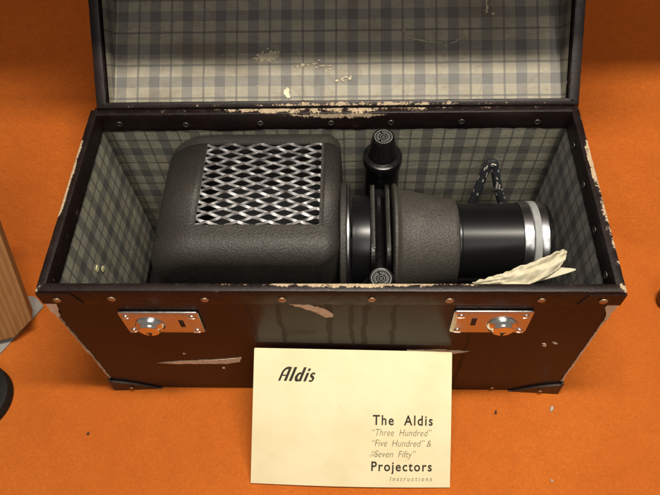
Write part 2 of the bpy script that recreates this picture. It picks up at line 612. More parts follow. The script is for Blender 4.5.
# added unseen boards above the lid, edges stepped to cast the shadow lines
sh = MB()
sh.box(-0.200, 0.222, 0.166, 0.62, 0.395, 0.413)
sh.box(-1.2, -0.2003, 0.186, 0.62, 0.395, 0.413)
sh.box(0.2225, 1.2, 0.197, 0.62, 0.395, 0.413)
so = sh.build("shade_boards", M['shade_board'])
tag(so, kind='structure')

# ------------------------------------------------------------------ the case
case = thing("projector_case", "large worn dark brown case with open lid, check paper lining and two nickel locks", "case", (0, 0.09, FZ))
T = 0.0038
mb = MB().box(-W2, W2, 0, T, FZ, H - 0.002)
front = mb.build("front_panel", M['leather'], case, bevel=0.0012)
MB().box(-W2, W2, D - T, D, FZ, H - 0.002).build("back_panel", M['leather'], case, bevel=0.0012)
for sx in (-1, 1):
    MB().box(min(sx * W2, sx * (W2 - T)), max(sx * W2, sx * (W2 - T)), T, D - T, FZ, H - 0.002).build("side_panel", M['leather'], case)
MB().box(-W2 + T, W2 - T, T, D - T, FZ, -0.001).build("bottom_panel", M['leather'], case)


# plaid lining: each wall a thin sheet leaning in towards the bottom
def wall_sheet(name, a, b, c, d, uvs, mat, parent, n=14, amp=0.0006, solid=0.0006):
    """a-b the top edge, d-c the bottom edge; uvs = (width at top, height)"""
    rws, uv = [], []
    for i in range(n + 1):
        t = i / n
        l = Vector(a).lerp(Vector(d), t)
        r_ = Vector(b).lerp(Vector(c), t)
        row = []
        for j in range(n * 2 + 1):
            s = j / (n * 2)
            p = l.lerp(r_, s)
            nn = (Vector(b) - Vector(a)).cross(Vector(d) - Vector(a)).normalized()
            p += nn * amp * noise.noise((p.x * 25, p.y * 25, p.z * 25))
            row.append(p)
            uv.append((uvs[0] + s * uvs[1], uvs[2] - t * uvs[3]))
        rws.append(row)
    return grid_mesh(name, rws, mat, parent, uv=uv, smooth=True, solid=solid)


zt, zb = H - 0.010, 0.0005
xt, xb = 0.2054, 0.1975
yft, yfb, ybt, ybb = 0.0044, 0.0065, 0.1748, 0.1705
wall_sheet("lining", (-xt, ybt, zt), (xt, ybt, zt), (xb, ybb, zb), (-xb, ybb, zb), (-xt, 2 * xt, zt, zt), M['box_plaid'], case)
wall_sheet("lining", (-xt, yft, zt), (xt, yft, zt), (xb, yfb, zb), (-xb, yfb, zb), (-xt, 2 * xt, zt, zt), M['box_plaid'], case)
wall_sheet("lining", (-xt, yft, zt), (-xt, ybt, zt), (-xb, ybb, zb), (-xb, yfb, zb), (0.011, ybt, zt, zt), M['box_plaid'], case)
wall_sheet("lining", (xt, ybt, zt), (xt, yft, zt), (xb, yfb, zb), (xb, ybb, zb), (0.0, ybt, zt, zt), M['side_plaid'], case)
wall_sheet("lining", (-xb, yfb, zb), (xb, yfb, zb), (xb, ybb, zb + 0.0001), (-xb, ybb, zb + 0.0001), (-xb, 2 * xb, 0.16, 0.16), M['dark'], case, amp=0.0)  # floor sheet in black: the shade at the case bottom, put into colour

# ---- leather edging round the rim
PROF = [(-0.0016, -0.0178), (-0.0019, -0.0160), (-0.0018, -0.006), (-0.0017, -0.0008), (-0.0009, 0.0011), (0.0010, 0.0015), (0.0035, 0.0015), (0.0062, 0.0015),
        (0.0079, 0.0010), (0.0085, -0.0005), (0.0086, -0.006), (0.0085, -0.0125), (0.0082, -0.0180), (0.0074, -0.0196)]
PROF = [(o * 0.68 if o > 0 else o * 0.8, z) for o, z in PROF]


def edging(name, side, wearf, parent, seed):
    n = 90
    rws, wear = [], []
    np_ = len(PROF)
    for j in range(n + 1):
        t = j / n
        row = []
        for i, (o, z) in enumerate(PROF):
            jz = 0
            if i >= np_ - 2:
                jz = 0.0008 * noise.noise((t * 21, seed, 0.3)) + 0.0009 * noise.noise((t * 120, seed, 2.0))
            if i < 2:
                jz = 0.0004 * noise.noise((t * 40, seed, 5.0))
            jo = 0.00022 * noise.noise((t * 55, i * 0.6, seed))
            oo = o + jo
            if side == 'front':
                a, b = Vector((-W2 + oo, oo, 0)), Vector((W2 - oo, oo, 0))
            elif side == 'back':
                a, b = Vector((-W2 + oo, D - oo, 0)), Vector((W2 - oo, D - oo, 0))
            elif side == 'left':
                a, b = Vector((-W2 + oo, oo, 0)), Vector((-W2 + oo, D - oo, 0))
            else:
                a, b = Vector((W2 - oo, oo, 0)), Vector((W2 - oo, D - oo, 0))
            p = a.lerp(b, t)
            p.z = H + z + jz - 0.0015
            row.append(p)
            wear.append(wearf(t, i))
        rws.append(row)
    return grid_mesh(name, rws, M['binding'], parent, smooth='auto', wear=wear)


def bumpf(t, c, w):
    return math.exp(-((t - c) / w) ** 2)


def wear_front(t, i):
    top = {2: -0.05, 3: 0.26, 4: 0.42, 5: 0.28, 6: 0.14, 7: 0.36, 8: 0.44, 9: 0.22}.get(i, -0.15)
    k = top - 0.06
    if i in (6, 7, 8):
        k += 0.62 * bumpf(t, 0.55, 0.17)
    if i in (5, 6, 7):
        k += 0.15 * bumpf(t, 0.36, 0.06)
    k += 0.5 * (bumpf(t, 0.0, 0.008) + bumpf(t, 1.0, 0.008)) * (i in (2, 3, 4, 5, 6))
    return k


def wear_back(t, i):
    k = {3: 0.16, 4: 0.42, 5: 0.40, 6: 0.34, 7: 0.24, 8: 0.18, 9: 0.10}.get(i, -0.16)
    if i in (4, 5, 6, 7, 8, 9):
        k += 0.34 * bumpf(t, 0.52, 0.20)
    if i in (5, 6, 7):
        k += 0.22 * bumpf(t, 0.33, 0.1)
    if i in (9, 10, 11):
        k += 0.50 * bumpf(t, 0.52, 0.10) + 0.08
    if i in (12, 13):
        k += 0.42
    return k


def wear_left(t, i):
    k = {3: 0.30, 4: 0.36, 5: 0.30, 6: 0.16, 7: 0.1, 8: 0.1}.get(i, -0.15)
    if i in (3, 4, 5):
        k += 0.62 * bumpf(t, 0.50, 0.17) + 0.30 * bumpf(t, 0.72, 0.16)
    if i in (11, 12, 13):
        k += 0.75 * bumpf(t, 0.44, 0.035)
    k += 0.5 * bumpf(t, 0.0, 0.02) * (i in (3, 4, 5, 6))
    return k


def wear_right(t, i):
    k = {3: 0.38, 4: 0.46, 5: 0.38, 6: 0.28, 7: 0.18, 8: 0.14}.get(i, -0.15)
    if i in (4, 5, 6):
        k += 0.55 * bumpf(t, 0.66, 0.13) + 0.26 * bumpf(t, 0.35, 0.2)
    if i in (11, 12, 13):
        k += 0.55 * bumpf(t, 0.60, 0.03)
    k += 0.55 * bumpf(t, 0.0, 0.02) * (i in (3, 4, 5, 6))
    return k


edging("rim_edging", 'front', wear_front, case, 1.0)
edging("rim_edging", 'back', wear_back, case, 2.0)
edging("rim_edging", 'left', wear_left, case, 3.0)
edging("rim_edging", 'right', wear_right, case, 4.0)

# ---- rivets: copper domes outside, eyelets inside
rv = MB().lathe([(0, 0.0030), (0.0005, 0.0030), (0.0010, 0.0025), (0.0014, 0.0014), (0.00155, 0.0004)], (0, 0, 0), (0, -1, 0), 20)
rivet0 = rv.build("rivet", M['copper'], None, smooth=True)
ev = MB().lathe([(0.0002, 0.0030), (0.0008, 0.0030), (0.0012, 0.0025), (0.0011, 0.0018), (0.0004, 0.0013), (0.0003, 0.0002)], (0, 0, 0), (0, -1, 0), 20)
eye0 = ev.build("eyelet", M['eyelet'], None, smooth=True)


def place(src, first, loc, rotz, parent, rotx=0.0, scale=1.0):
    o = src if first else src.copy()
    if not first:
        col.objects.link(o)
    o.location = loc
    o.rotation_euler = (rotx, 0, rotz)
    o.scale = (scale, scale, scale)
    link_child(o, parent)
    return o


for k, x in enumerate((-0.1985, -0.1578, -0.0891, -0.0323, 0.033, 0.0889, 0.1543, 0.1975)):
    place(rivet0, k == 0, (x, -0.0015 if abs(x) < 0.18 else -0.0024, H - 0.0116 + 0.0006 * math.sin(k * 2.1)), 0, case, scale=1.0 + 0.08 * math.sin(k * 3))
k = 0
for x in (-0.187, -0.128, -0.062, 0.0, 0.052, 0.113, 0.178):
    place(eye0, k == 0, (x, D - 0.0060, H - 0.0112 + 0.0008 * math.sin(x * 60)), 0, case)
    k += 1
for sx in (-1, 1):
    for y in (0.016, 0.056, 0.100, 0.142):
        place(eye0, False, (sx * (W2 - 0.0060), y + 0.003 * sx, H - 0.011), -sx * math.pi / 2 * -1 if sx < 0 else -math.pi / 2, case)

# ---- corner reinforcement tabs on the front rim, stitched leather
for sx in (-1, 1):
    pts = [(sx * 0.2118, 0.1690), (sx * 0.2118, 0.1845), (sx * 0.186, 0.1840), (sx * 0.181, 0.1690)]
    MB().prism(pts, 0.0010, lambda a, b, h: (a, -0.0015 - h * 0.7, b)).build("corner_tab", M['leather'], case, bevel=0.0003)

# ---- worn corners of the front
for sx in (-1, 1):
    e = 0.0004
    pts = jag([(sx * 0.2112, 0.1675), (sx * 0.2112, 0.142), (sx * 0.2085, 0.146), (sx * 0.2045, 0.160), (sx * 0.2030, 0.1672)], 0.0010, 4, 5 + sx)
    MB().prism(pts, 0.0013, lambda a, b, h: (a, -0.0003 - h * 0.6, b)).build("bare_corner", M['bare'], case)
    # pale rubbed line down the vertical edge
    pts = jag([(sx * 0.2104, 0.146), (sx * 0.2104, 0.020), (sx * 0.2092, 0.020), (sx * 0.2090, 0.146)], 0.0005, 24, 15 + sx)
    MB().prism(pts, 0.0006, lambda a, b, h: (a, -0.0001 - h, b)).build("rubbed_edge", M['scratch'], case)

# ---- scratches on the front leathercloth
SCR = [([(-0.1561, 0.0545), (-0.1337, 0.0600), (-0.1112, 0.0620), (-0.0932, 0.0638), (-0.0784, 0.0684), (-0.0808, 0.0585), (-0.0949, 0.0538), (-0.1175, 0.0535), (-0.1403, 0.0530)], 0.0006, 21),
       ([(-0.0290, 0.1670), (-0.0162, 0.1655), (-0.0053, 0.1614), (0.0041, 0.1510), (0.0039, 0.1452), (-0.0015, 0.1451), (-0.0095, 0.1534), (-0.0203, 0.1618)], 0.0010, 22),
       ([(0.0640, 0.0850), (0.0959, 0.0864), (0.1163, 0.0837), (0.1054, 0.0790), (0.0887, 0.0775), (0.0741, 0.0795)], 0.0008, 23),
       ([(0.1729, 0.0990), (0.1755, 0.1000), (0.1775, 0.0945), (0.1759, 0.0935)], 0.0009, 24),
       ([(0.1807, 0.1030), (0.1850, 0.1004), (0.1846, 0.0985), (0.1820, 0.1000)], 0.0008, 25),
       ([(-0.1275, 0.0770), (-0.1260, 0.0767), (-0.1262, 0.0738), (-0.1278, 0.0742)], 0.0004, 26),
       ([(-0.0985, 0.046), (-0.0965, 0.0455), (-0.0968, 0.0427), (-0.099, 0.0431)], 0.0004, 27)]
for pts, amp, sd in SCR:
    MB().prism(jag(pts, amp, 5, sd), 0.00035, lambda a, b, h: (a, -0.00005 - h, b)).build("scratch", M['scratch'], case)

# ---- bottom corner protectors
for sx in (-1, 1):
    out = []
    n = 14
    for i in range(n + 1):
        t = i / n
        a = 0.2125 - 0.047 * t
        b = 0.0200 * (1 - t ** 1.2) + 0.002 * math.sin(math.pi * t) - 0.0005
        out.append((sx * a, FZ + max(b, 0.0012)))
    out += [(sx * 0.166, FZ + 0.0002), (sx * 0.2125, FZ + 0.0002)]
    pr = MB().prism(out, 0.0022, lambda a, b, h: (a, -0.0002 - h * (1 + 0.6 * max(0, 1 - (b - FZ) / 0.0235)) * (0.35 + 0.65 * min(1, (abs(a) - 0.166) / 0.035)), b))
    pr.box(min(sx * 0.2104, sx * 0.2128), max(sx * 0.2104, sx * 0.2128), -0.0026, 0.045, FZ + 0.0003, FZ + 0.022)
    po = pr.build("corner_protector", M['protector'], case, bevel=0.0006)
    rl = MB().lathe([(0, 0.0022), (0.0006, 0.0020), (0.0010, 0.0010), (0.0011, 0.0003)], (sx * 0.194, -0.0033, FZ + 0.0070), (0, -1, 0), 16)
    rl.build("rivet", M['copper'], po, smooth=True)
ft = MB().lathe([(0, 0.0022), (0.0006, 0.0020), (0.0010, 0.0010), (0.0011, 0.0003)], (0.150, -0.0001, FZ + 0.006), (0, -1, 0), 16)
ft.build("rivet", M['copper'], case, smooth=True)


# ---- locks
def lock(x0, x1, z0, z1, bx, bz, sx_, sz_):
    y0 = -0.0004

    def fr(a, b, h):
        return (a, y0 - h, b)
    lk = MB()
    outer = rrect(x0, x1, z0, z1, 0.0022)
    inner = rrect(x0 + 0.0026, x1 - 0.0026, z0 + 0.0026, z1 - 0.0026, 0.0012)
    n = len(outer)
    vs = [fr(a, b, 0) for a, b in outer] + [fr(a, b, 0.0016) for a, b in outer] + [fr(a, b, 0.0030) for a, b in inner]
    fs = [(i, (i + 1) % n, n + (i + 1) % n, n + i) for i in range(n)] + [(n + i, n + (i + 1) % n, 2 * n + (i + 1) % n, 2 * n + i) for i in range(n)]
    fs.append(tuple(range(2 * n, 3 * n)))
    fs.append(tuple(range(n - 1, -1, -1)))
    lk.add(vs, fs)
    o = lk.build("lock", M['lockplate'], case, bevel=0.0004, smooth='auto')
    b = MB().lathe([(0, 0.0118), (0.0012, 0.0118), (0.0030, 0.0108), (0.0042, 0.0090), (0.0046, 0.0084), (0.0052, 0.0083), (0.0060, 0.0078), (0.0064, 0.0060), (0.0066, 0.0030), (0.0066, 0.0005)],
                   (bx, y0 - 0.0030, bz), (0, -1, 0), 48)
    b.build("lock_button", M['chrome'], o, smooth=True)
    yk = y0 - 0.0030 - 0.0067
    kh = MB().prism([(bx - 0.0026, bz - 0.0012), (bx + 0.0026, bz - 0.0012), (bx + 0.0009, bz - 0.0034), (bx + 0.0008, bz - 0.0058), (bx - 0.0008, bz - 0.0058), (bx - 0.0009, bz - 0.0034)][::-1],
                    0.0004, lambda a, c, h: (a, yk + 0.0003 - h, c))
    kh.build("keyhole", M['slot'], o)
    sl = MB().prism(rrect(sx_ - 0.0019, sx_ + 0.0019, sz_ - 0.0058, sz_ + 0.0058, 0.0005), 0.0003, lambda a, c, h: (a, y0 - 0.0030 - h, c))
    sl.build("latch_slot", M['slot'], o)
    for a in (x0 + 0.0055, x1 - 0.0055):
        for c in (z0 + 0.0055, z1 - 0.0055):
            s = MB().lathe([(0, 0.0030), (0.0006, 0.0029), (0.0012, 0.0020), (0.0014, 0.0005)], (a, y0 - 0.0030, c), (0, -1, 0), 18)
            s.box(a - 0.0025, a + 0.0025, y0 - 0.0047, y0 - 0.0040, c - 0.0003, c + 0.0003)
            s.build("screw", M['chrome'], o, smooth='auto')


lock(-0.1605, -0.0985, 0.1215, 0.1555, -0.1390, 0.1375, -0.1135, 0.1400)
lock(0.0945, 0.1535, 0.1240, 0.1590, 0.1325, 0.1405, 0.1105, 0.1450)

# ------------------------------------------------------------------ the lid (wedge-shaped tray leaning back at 45 degrees)
S2 = math.sqrt(0.5)
HY, HZ, LL = 0.1806, 0.1888, 0.186


def lp(x, s, n):
    return Vector((x * 0.986 + 0.003, HY + s * S2 + n * S2, HZ + s * S2 - n * S2))


def dep(s):
    return 0.0125 + 0.28 * s


lid = MB()
for sx in (-1, 1):
    for a, b in ((W2 - 0.0055, W2),):
        q = [lp(sx * x, s, n) for x in (a, b) for s, n in ((0.0, 0.0006), (LL, 0.0006), (LL, dep(LL) + 0.004), (0.0, dep(0) + 0.004))]
        lid.add(q, [(0, 1, 2, 3), (7, 6, 5, 4), (0, 4, 5, 1), (1, 5, 6, 2), (2, 6, 7, 3), (3, 7, 4, 0)])
for s0, s1 in ((0.0, 0.0026), (LL - 0.0055, LL)):
    q = [lp(x, s, n) for x in (-W2 + 0.0056, W2 - 0.0056) for s, n in ((s0, 0.0006), (s1, 0.0006), (s1, dep(s1) + 0.0038), (s0, dep(s0) + 0.0038))]
    lid.add(q, [(0, 1, 2, 3), (7, 6, 5, 4), (0, 4, 5, 1), (1, 5, 6, 2), (2, 6, 7, 3), (3, 7, 4, 0)])
q = [lp(x, s, n) for x in (-W2 + 0.0057, W2 - 0.0057) for s, n in ((0.005, dep(0.005) + 0.0012), (LL - 0.006, dep(LL) + 0.0012), (LL - 0.006, dep(LL) + 0.0037), (0.005, dep(0.005) + 0.0037))]
lid.add(q, [(0, 1, 2, 3), (7, 6, 5, 4), (0, 4, 5, 1), (1, 5, 6, 2), (2, 6, 7, 3), (3, 7, 4, 0)])
lido = lid.build("lid", M['leather'], case, bevel=0.0008)

# lining: back board, side strips and bottom strip
BX = 0.0161 + 0.0299 * 0.5           # a wide band's centre
rws, uv = [], []
for i in range(41):
    s = 0.0030 + (LL - 0.009) * i / 40
    row = []
    for j in range(91):
        x = -0.2008 + 0.4016 * j / 90
        wv = 0.0007 * noise.noise((x * 14, s * 14, 3.3)) + 0.0003 * noise.noise((x * 50, s * 40, 1.3))
        row.append(lp(x, s, dep(s) - 0.0005 + wv))
        uv.append((x - 0.0161, s * 1.038 + 0.0064))
    rws.append(row)
lid_lining = grid_mesh("lid_lining", rws, M['lid_plaid'], lido, uv=uv, smooth=True)
for sx in (-1, 1):
    rws, uv = [], []
    for i in range(31):
        s = 0.0050 + (LL - 0.011) * i / 30
        row = []
        for j in range(5):
            n = 0.004 + (dep(s) - 0.0042) * j / 4
            row.append(lp(sx * (0.2005 - 0.0012 * (j / 4) ** 2), s, n))
            uv.append((n + 0.012, s * 1.038 + 0.0064))
        rws.append(row)
    grid_mesh("lid_side_lining", rws, M['lid_plaid'], lido, uv=uv, smooth=True)


def lid_edging(side, wearf, seed):
    n = 80
    rws, wear = [], []
    for j in range(n + 1):
        t = j / n
        row = []
        for i, (o, z) in enumerate(PROF):
            o2 = o + 0.0003 * noise.noise((t * 45, i * 0.6, seed))
            nn = -z * 0.95 + 0.0010
            if side in ('left', 'right'):
                s = 0.0 + LL * t
                if i >= 8:
                    nn = min(nn, dep(s) * 0.74)
                if i <= 1:
                    nn = min(nn, dep(s) + 0.004)
                sg = -1 if side == 'left' else 1
                x = sg * (W2 - (o2 * 1.4 if o2 > 0 else o2))
                ss = s + (0.0 if 0 < j < n else (o2 if j == 0 else -o2))
                row.append(lp(x, ss, nn))
            elif side == 'bottom':
                nn = min(nn, dep(0) * 0.8)
                x = (-W2 + o2) + (2 * W2 - 2 * o2) * t
                row.append(lp(x, o2 * 0.8 + 0.0004, nn))
            else:
                x = (-W2 + o2) + (2 * W2 - 2 * o2) * t
                row.append(lp(x, LL - o2, nn))
            wear.append(wearf(t, i))
        rws.append(row)
    return grid_mesh("lid_edging", rws, M['binding'], lido, smooth='auto', wear=wear)


lid_edging('left', lambda t, i: -0.12 + (0.14 if i in (3, 4) else 0), 6.0)
lid_edging('right', lambda t, i: -0.12 + (0.34 if i in (2, 3, 4) else 0), 7.0)
lid_edging('bottom', lambda t, i: {5: 0.34, 6: 0.28, 7: 0.16, 8: 0.06}.get(i, -0.1) + (0.36 * bumpf(t, 0.55, 0.3) if i in (4, 5, 6, 7) else 0), 8.0)
lid_edging('top', lambda t, i: 0.0, 9.0)
for sx in (-1, 1):
    for s in (0.018, 0.075, 0.13):
        e = eye0.copy()
        col.objects.link(e)
        e.name = "lid_eyelet"
        e.location = lp(sx * (W2 - 0.0082), s, min(0.0105, dep(s) * 0.5))
        e.rotation_euler = (0, 0, math.pi / 2 if sx < 0 else -math.pi / 2)
        link_child(e, lido)

# hinge strip of leather joining lid and case
hs = []
for j in range(61):
    x = -0.2085 + 0.417 * j / 60
    row = []
    for k, (y, z) in enumerate(((D + 0.0020, H - 0.016), (D + 0.0024, H - 0.002), (D + 0.0060, H - 0.0030), (D + 0.0110, H - 0.0100))):
        row.append(Vector((x, y, z)))
    hs.append(row)
grid_mesh("hinge_strip", hs, M['protector'], case, smooth=True, solid=0.001)


# torn places in the lid lining: outlines in metres on the board (x, s)
def lid_patch(pts, amp, sd, mat, crumbs=0, spread=0.006, th=0.00025, per=6):
    """a tear with ragged edges and loose crumbs of paper round it, one mesh"""
    fr_ = lambda a, b, h: lp(a, b, dep(b) - 0.0011 - h)
    q = MB().prism(jag(pts, amp, per, sd), th, fr_)
    rnd = random.Random(sd)
    for _ in range(crumbs):
        i = rnd.randrange(len(pts))
        p0, p1 = pts[i], pts[(i + 1) % len(pts)]
        t = rnd.random()
        cx = p0[0] + (p1[0] - p0[0]) * t + rnd.gauss(0, spread)
        cy = p0[1] + (p1[1] - p0[1]) * t + rnd.gauss(0, spread * 0.35)
        r = 0.0002 + 0.0009 * rnd.random() ** 2
        q.prism(jag([(cx + r * 1.6 * math.cos(k), cy + r * math.sin(k)) for k in (0, 1.2, 2.5, 3.9, 5.1)], r * 0.5, 2, rnd.randrange(999)), th, fr_)
    q.build("torn_patch", mat, lido)


lid_patch([(-0.0735, 0.0420), (-0.066, 0.0475), (-0.055, 0.0480), (-0.0505, 0.0505), (-0.0500, 0.0440), (-0.056, 0.0405), (-0.064, 0.0400)], 0.0019, 31, M['tornpaper'], 12)
lid_patch([(-0.0455, 0.0125), (-0.0440, 0.0165), (-0.0405, 0.0150), (-0.0395, 0.0085), (-0.0425, 0.0075)], 0.0010, 32, M['bare'], 3, 0.002)
lid_patch([(-0.0370, 0.0350), (-0.028, 0.0372), (-0.024, 0.0362), (-0.030, 0.0342)], 0.0011, 33, M['tornpaper'], 8, 0.005)
lid_patch([(-0.0210, 0.0372), (-0.016, 0.0380), (-0.0155, 0.0368), (-0.020, 0.0362)], 0.0007, 40, M['tornpaper'], 4, 0.004)
lid_patch([(-0.0140, 0.0353), (-0.004, 0.0357), (-0.003, 0.0349), (-0.013, 0.0346)], 0.0006, 34, M['tornpaper'], 3, 0.004)
lid_patch([(0.0610, 0.0670), (0.0620, 0.0672), (0.0640, 0.0600), (0.080, 0.0560), (0.098, 0.0535), (0.0985, 0.0528), (0.079, 0.0552), (0.0630, 0.0588)], 0.0005, 35, M['tornedge'], 8, 0.003)
lid_patch([(0.1010, 0.0530), (0.108, 0.0552), (0.112, 0.0580), (0.1122, 0.0572), (0.108, 0.0542)], 0.0004, 36, M['tornedge'], 3, 0.003)
lid_patch(circle(0.1165, 0.0625, 0.0030, 8), 0.0006, 37, M['tornedge'], 2, 0.003, per=2)
lid_patch([(0.1342, 0.094), (0.1362, 0.0945), (0.1370, 0.083), (0.1354, 0.0785), (0.1346, 0.086)], 0.0009, 38, M['tornpaper'], 12, 0.003)
lid_patch([(0.005, 0.0240), (0.012, 0.0256), (0.0122, 0.0250), (0.006, 0.0234)], 0.0004, 39, M['tornpaper'], 9, 0.003)
# dried glue on the left lining wall
for (y, z, r_, sd) in ((0.060, 0.118, 0.0030, 1), (0.0655, 0.108, 0.0026, 2), (0.050, 0.085, 0.0030, 3)):
    xx = -xt + (xt - xb) * (zt - z) / (zt - zb) + 0.0005
    MB().prism(jag(circle(y, z, r_, 9), r_ * 0.28, 2, sd), 0.0010, lambda a, b, h: (xx + h, a, b)).build("glue_blob", M['putty'], case, bevel=0.0004)

# ------------------------------------------------------------------ the projector
prj = thing("slide_projector", "old black slide projector with crackle paint lamp house, silver mesh grille and black lens", "projector", (0.02, 0.09, 0.001))
ZT = 0.1715


def lamp_profile(ins=0.0):
    """outline in x-z from the bottom left, over the top, to the bottom right; ins draws it in evenly"""
    pts = [(-0.1645 + ins, 0.002), (-0.1590 + ins, 0.060), (-0.1508 + ins, 0.110)]
    r = max(0.006, 0.0415 - ins)
    cx, cz = -0.1490 + ins + r, ZT - ins - r
    for i in range(13):
        t = R(172 - 82 * i / 12)
        pts.append((cx + r * math.cos(t), cz + r * math.sin(t)))
    for x in (-0.085, -0.06, -0.03):
        pts.append((x, ZT - ins))
    r = max(0.003, 0.0135 - ins)
    cx, cz = 0.0080 - ins - r, ZT - ins - r
    for i in range(9):
        t = R(90 - 88 * i / 8)
        pts.append((cx + r * math.cos(t), cz + r * math.sin(t)))
    pts += [(0.0090 - ins, 0.110), (0.0100 - ins, 0.060), (0.0105 - ins, 0.002)]
    return pts


def lamp_shell(name, ylist, mat, parent, caps=True):
    """ylist of (y, inset)"""
    V, F = [], []
    profs = [(y, lamp_profile(ins)) for y, ins in ylist]
    n = len(profs[0][1])
    for y, pr in profs:
        V += [(x, y, z) for x, z in pr]
    for i in range(len(profs) - 1):
        for j in range(n):
            k = (j + 1) % n
            F.append((i * n + j, i * n + k, (i + 1) * n + k, (i + 1) * n + j))
    if caps:
        F.append(tuple(range(n)))
        F.append(tuple(range((len(profs) - 1) * n, len(profs) * n)))
    return mesh(name, V, F, mat, parent, smooth='auto')


def round_end(y0, y1, r, first, n=9, base=0.0):
    """(y, inset) samples with a rounded edge at y0 (first) or y1"""
    out = []
    if first:
        for i in range(n + 1):
            t = math.pi / 2 * i / n
            out.append((y0 + r * (1 - math.sin(t)), base + r * (1 - math.cos(t))))
        out = out[::-1]
        out.append((y1, base))
    else:
        out.append((y0, base))
        for i in range(n + 1):
            t = math.pi / 2 * i / n
            out.append((y1 - r * (1 - math.sin(t)), base + r * (1 - math.cos(t))))
    return out


gx0, gx1, gy0, gy1 = -0.1068, -0.0078, 0.0685, 0.1535
lamp_shell("lamp_house_front", round_end(0.0400, 0.0672, 0.0185, True, base=-0.0006), M['crackle'], prj)
lamp_shell("lamp_house_back", round_end(0.1540, 0.1725, 0.0150, False, base=-0.0006), M['crackle'], prj)
# middle section is an open tube with a window cut in the top for the grille
V, F = [], []
pr = lamp_profile(0.0)
n = len(pr)
for y in (0.0660, 0.1530):
    V += [(x, y, z) for x, z in pr]
for j in range(n - 1):
    a, b = pr[j], pr[j + 1]
    if a[1] > ZT - 0.0006 and b[1] > ZT - 0.0006 and min(a[0], b[0]) > -0.1085 and max(a[0], b[0]) < -0.005:
        continue                                        # the window strip is filled in below
    F.append((j, j + 1, n + j + 1, n + j))
house = mesh("lamp_house", V, F, M['crackle'], prj, smooth='auto', solid=0.0016)
# frame around the window: left and right margins at the top
fr = MB()
fr.box(-0.1080, gx0, 0.0673, 0.1547, ZT - 0.0022, ZT)
fr.box(gx1, -0.0050, 0.0673, 0.1547, ZT - 0.0022, ZT)
fr.box(gx0, gx1, 0.0673, gy0, ZT - 0.0022, ZT - 0.0001)
fr.box(gx0, gx1, gy1, 0.1540, ZT - 0.0022, ZT - 0.0001)
fr.build("grille_surround", M['crackle'], prj, bevel=0.0005)
MB().box(gx0 - 0.001, gx1 + 0.001, gy0 - 0.001, gy1 + 0.001, ZT - 0.060, ZT - 0.058).build("light_baffle", M['dark'], prj)

# expanded metal grille
px_, py_ = 0.0250, 0.0087
gm = MB()
nst = int((gy1 - gy0 - 0.0012) / (py_ / 2)) + 1


def strand(k):
    V, F = [], []
    steps = 128
    base = gy0 + k * py_ / 2 + 0.0006
    sgn = 1 if k % 2 == 0 else -1
    last = None
    for i in range(steps + 1):
        x = gx0 - 0.0010 + (gx1 - gx0 + 0.002) * i / steps
        ph = ((x - gx0) / px_ + 0.16) % 1.0
        tri = 1 - 4 * abs(ph - 0.5)
        tri = max(-0.84, min(0.84, tri)) / 0.84          # flat bonds where strands meet
        slope = 0 if abs(tri) > 0.999 else 1
        y = base + sgn * tri * (py_ / 4 - 0.00035)
        w, h = 0.00128, 0.0005
        # strand leans: its front edge is lower
        tl = R(2.2 + 5.5 * math.sin(k * 2.3 + 4 * math.pi * x / px_)) - R(5) * (1 - slope)
        cy, sy = math.cos(tl), math.sin(tl)
        zc = ZT - 0.0010 + 0.0010 * tri * sgn * 0.55
        for a, b in ((-w, -h), (w, -h), (w, h), (-w, h)):
            V.append((x, y + a * cy - b * sy, zc + a * sy + b * cy))
    for i in range(steps):
        for j in range(4):
            k2 = (j + 1) % 4
            F.append((4 * i + j, 4 * i + k2, 4 * i + 4 + k2, 4 * i + 4 + j))
    F.append((3, 2, 1, 0))
    F.append((4 * steps, 4 * steps + 1, 4 * steps + 2, 4 * steps + 3))
    return V, F


for k in range(nst):
    gm.add(*strand(k))
gm.build("grille", M['alu'], prj)

# optical axis
AY, AZ = 0.0860, 0.1190
AX = (1, 0, 0)


def turned(name, prof, mat, parent=prj, seg=96, mod=None, smooth='auto'):
    return MB().lathe([(x, r) for x, r in prof], (0, AY, AZ), AX, seg, mod).build(name, mat, parent, smooth=smooth)


turned("collar", [(0.0085, 0.0440), (0.0086, 0.0512), (0.0096, 0.0522), (0.0130, 0.0522), (0.0136, 0.0518)], M['crackle'])
turned("chrome_ring", [(0.0137, 0.0490), (0.0138, 0.0506), (0.0146, 0.0512), (0.0160, 0.0509), (0.0168, 0.0495), (0.0170, 0.0460), (0.0169, 0.0400)], M['ring_metal'])
turned("condenser_tube", [(0.0185, 0.0400), (0.0200, 0.0405), (0.0330, 0.0405), (0.0335, 0.030)], M['black_satin'])


# slide gate: two tall plates with a slot between, on a black block
def plate(x0, x1, inner):
    zt_ = 0.1555
    pts = []
    for (y, z, r) in ((0.0480, 0.060, 0.004), (0.1270, 0.060, 0.004), (0.1270, zt_, 0.012), (0.0480, zt_, 0.012)):
        sy = 1 if y > 0.09 else -1
        sz = 1 if z > 0.1 else -1
        a0 = {(-1, -1): 180, (1, -1): 270, (1, 1): 0, (-1, 1): 90}[(sy, sz)]
        for i in range(7):
            t = R(a0 + 90 * i / 6)
            pts.append((y - sy * r + r * math.cos(t), z - sz * r + r * math.sin(t)))
    o = MB().prism(pts, x1 - x0, lambda a, b, h: (x0 + h, a, b)).build("slide_gate", M['gate'], prj, bevel=0.0007)
    xs_ = x0 if not inner else x1
    return o


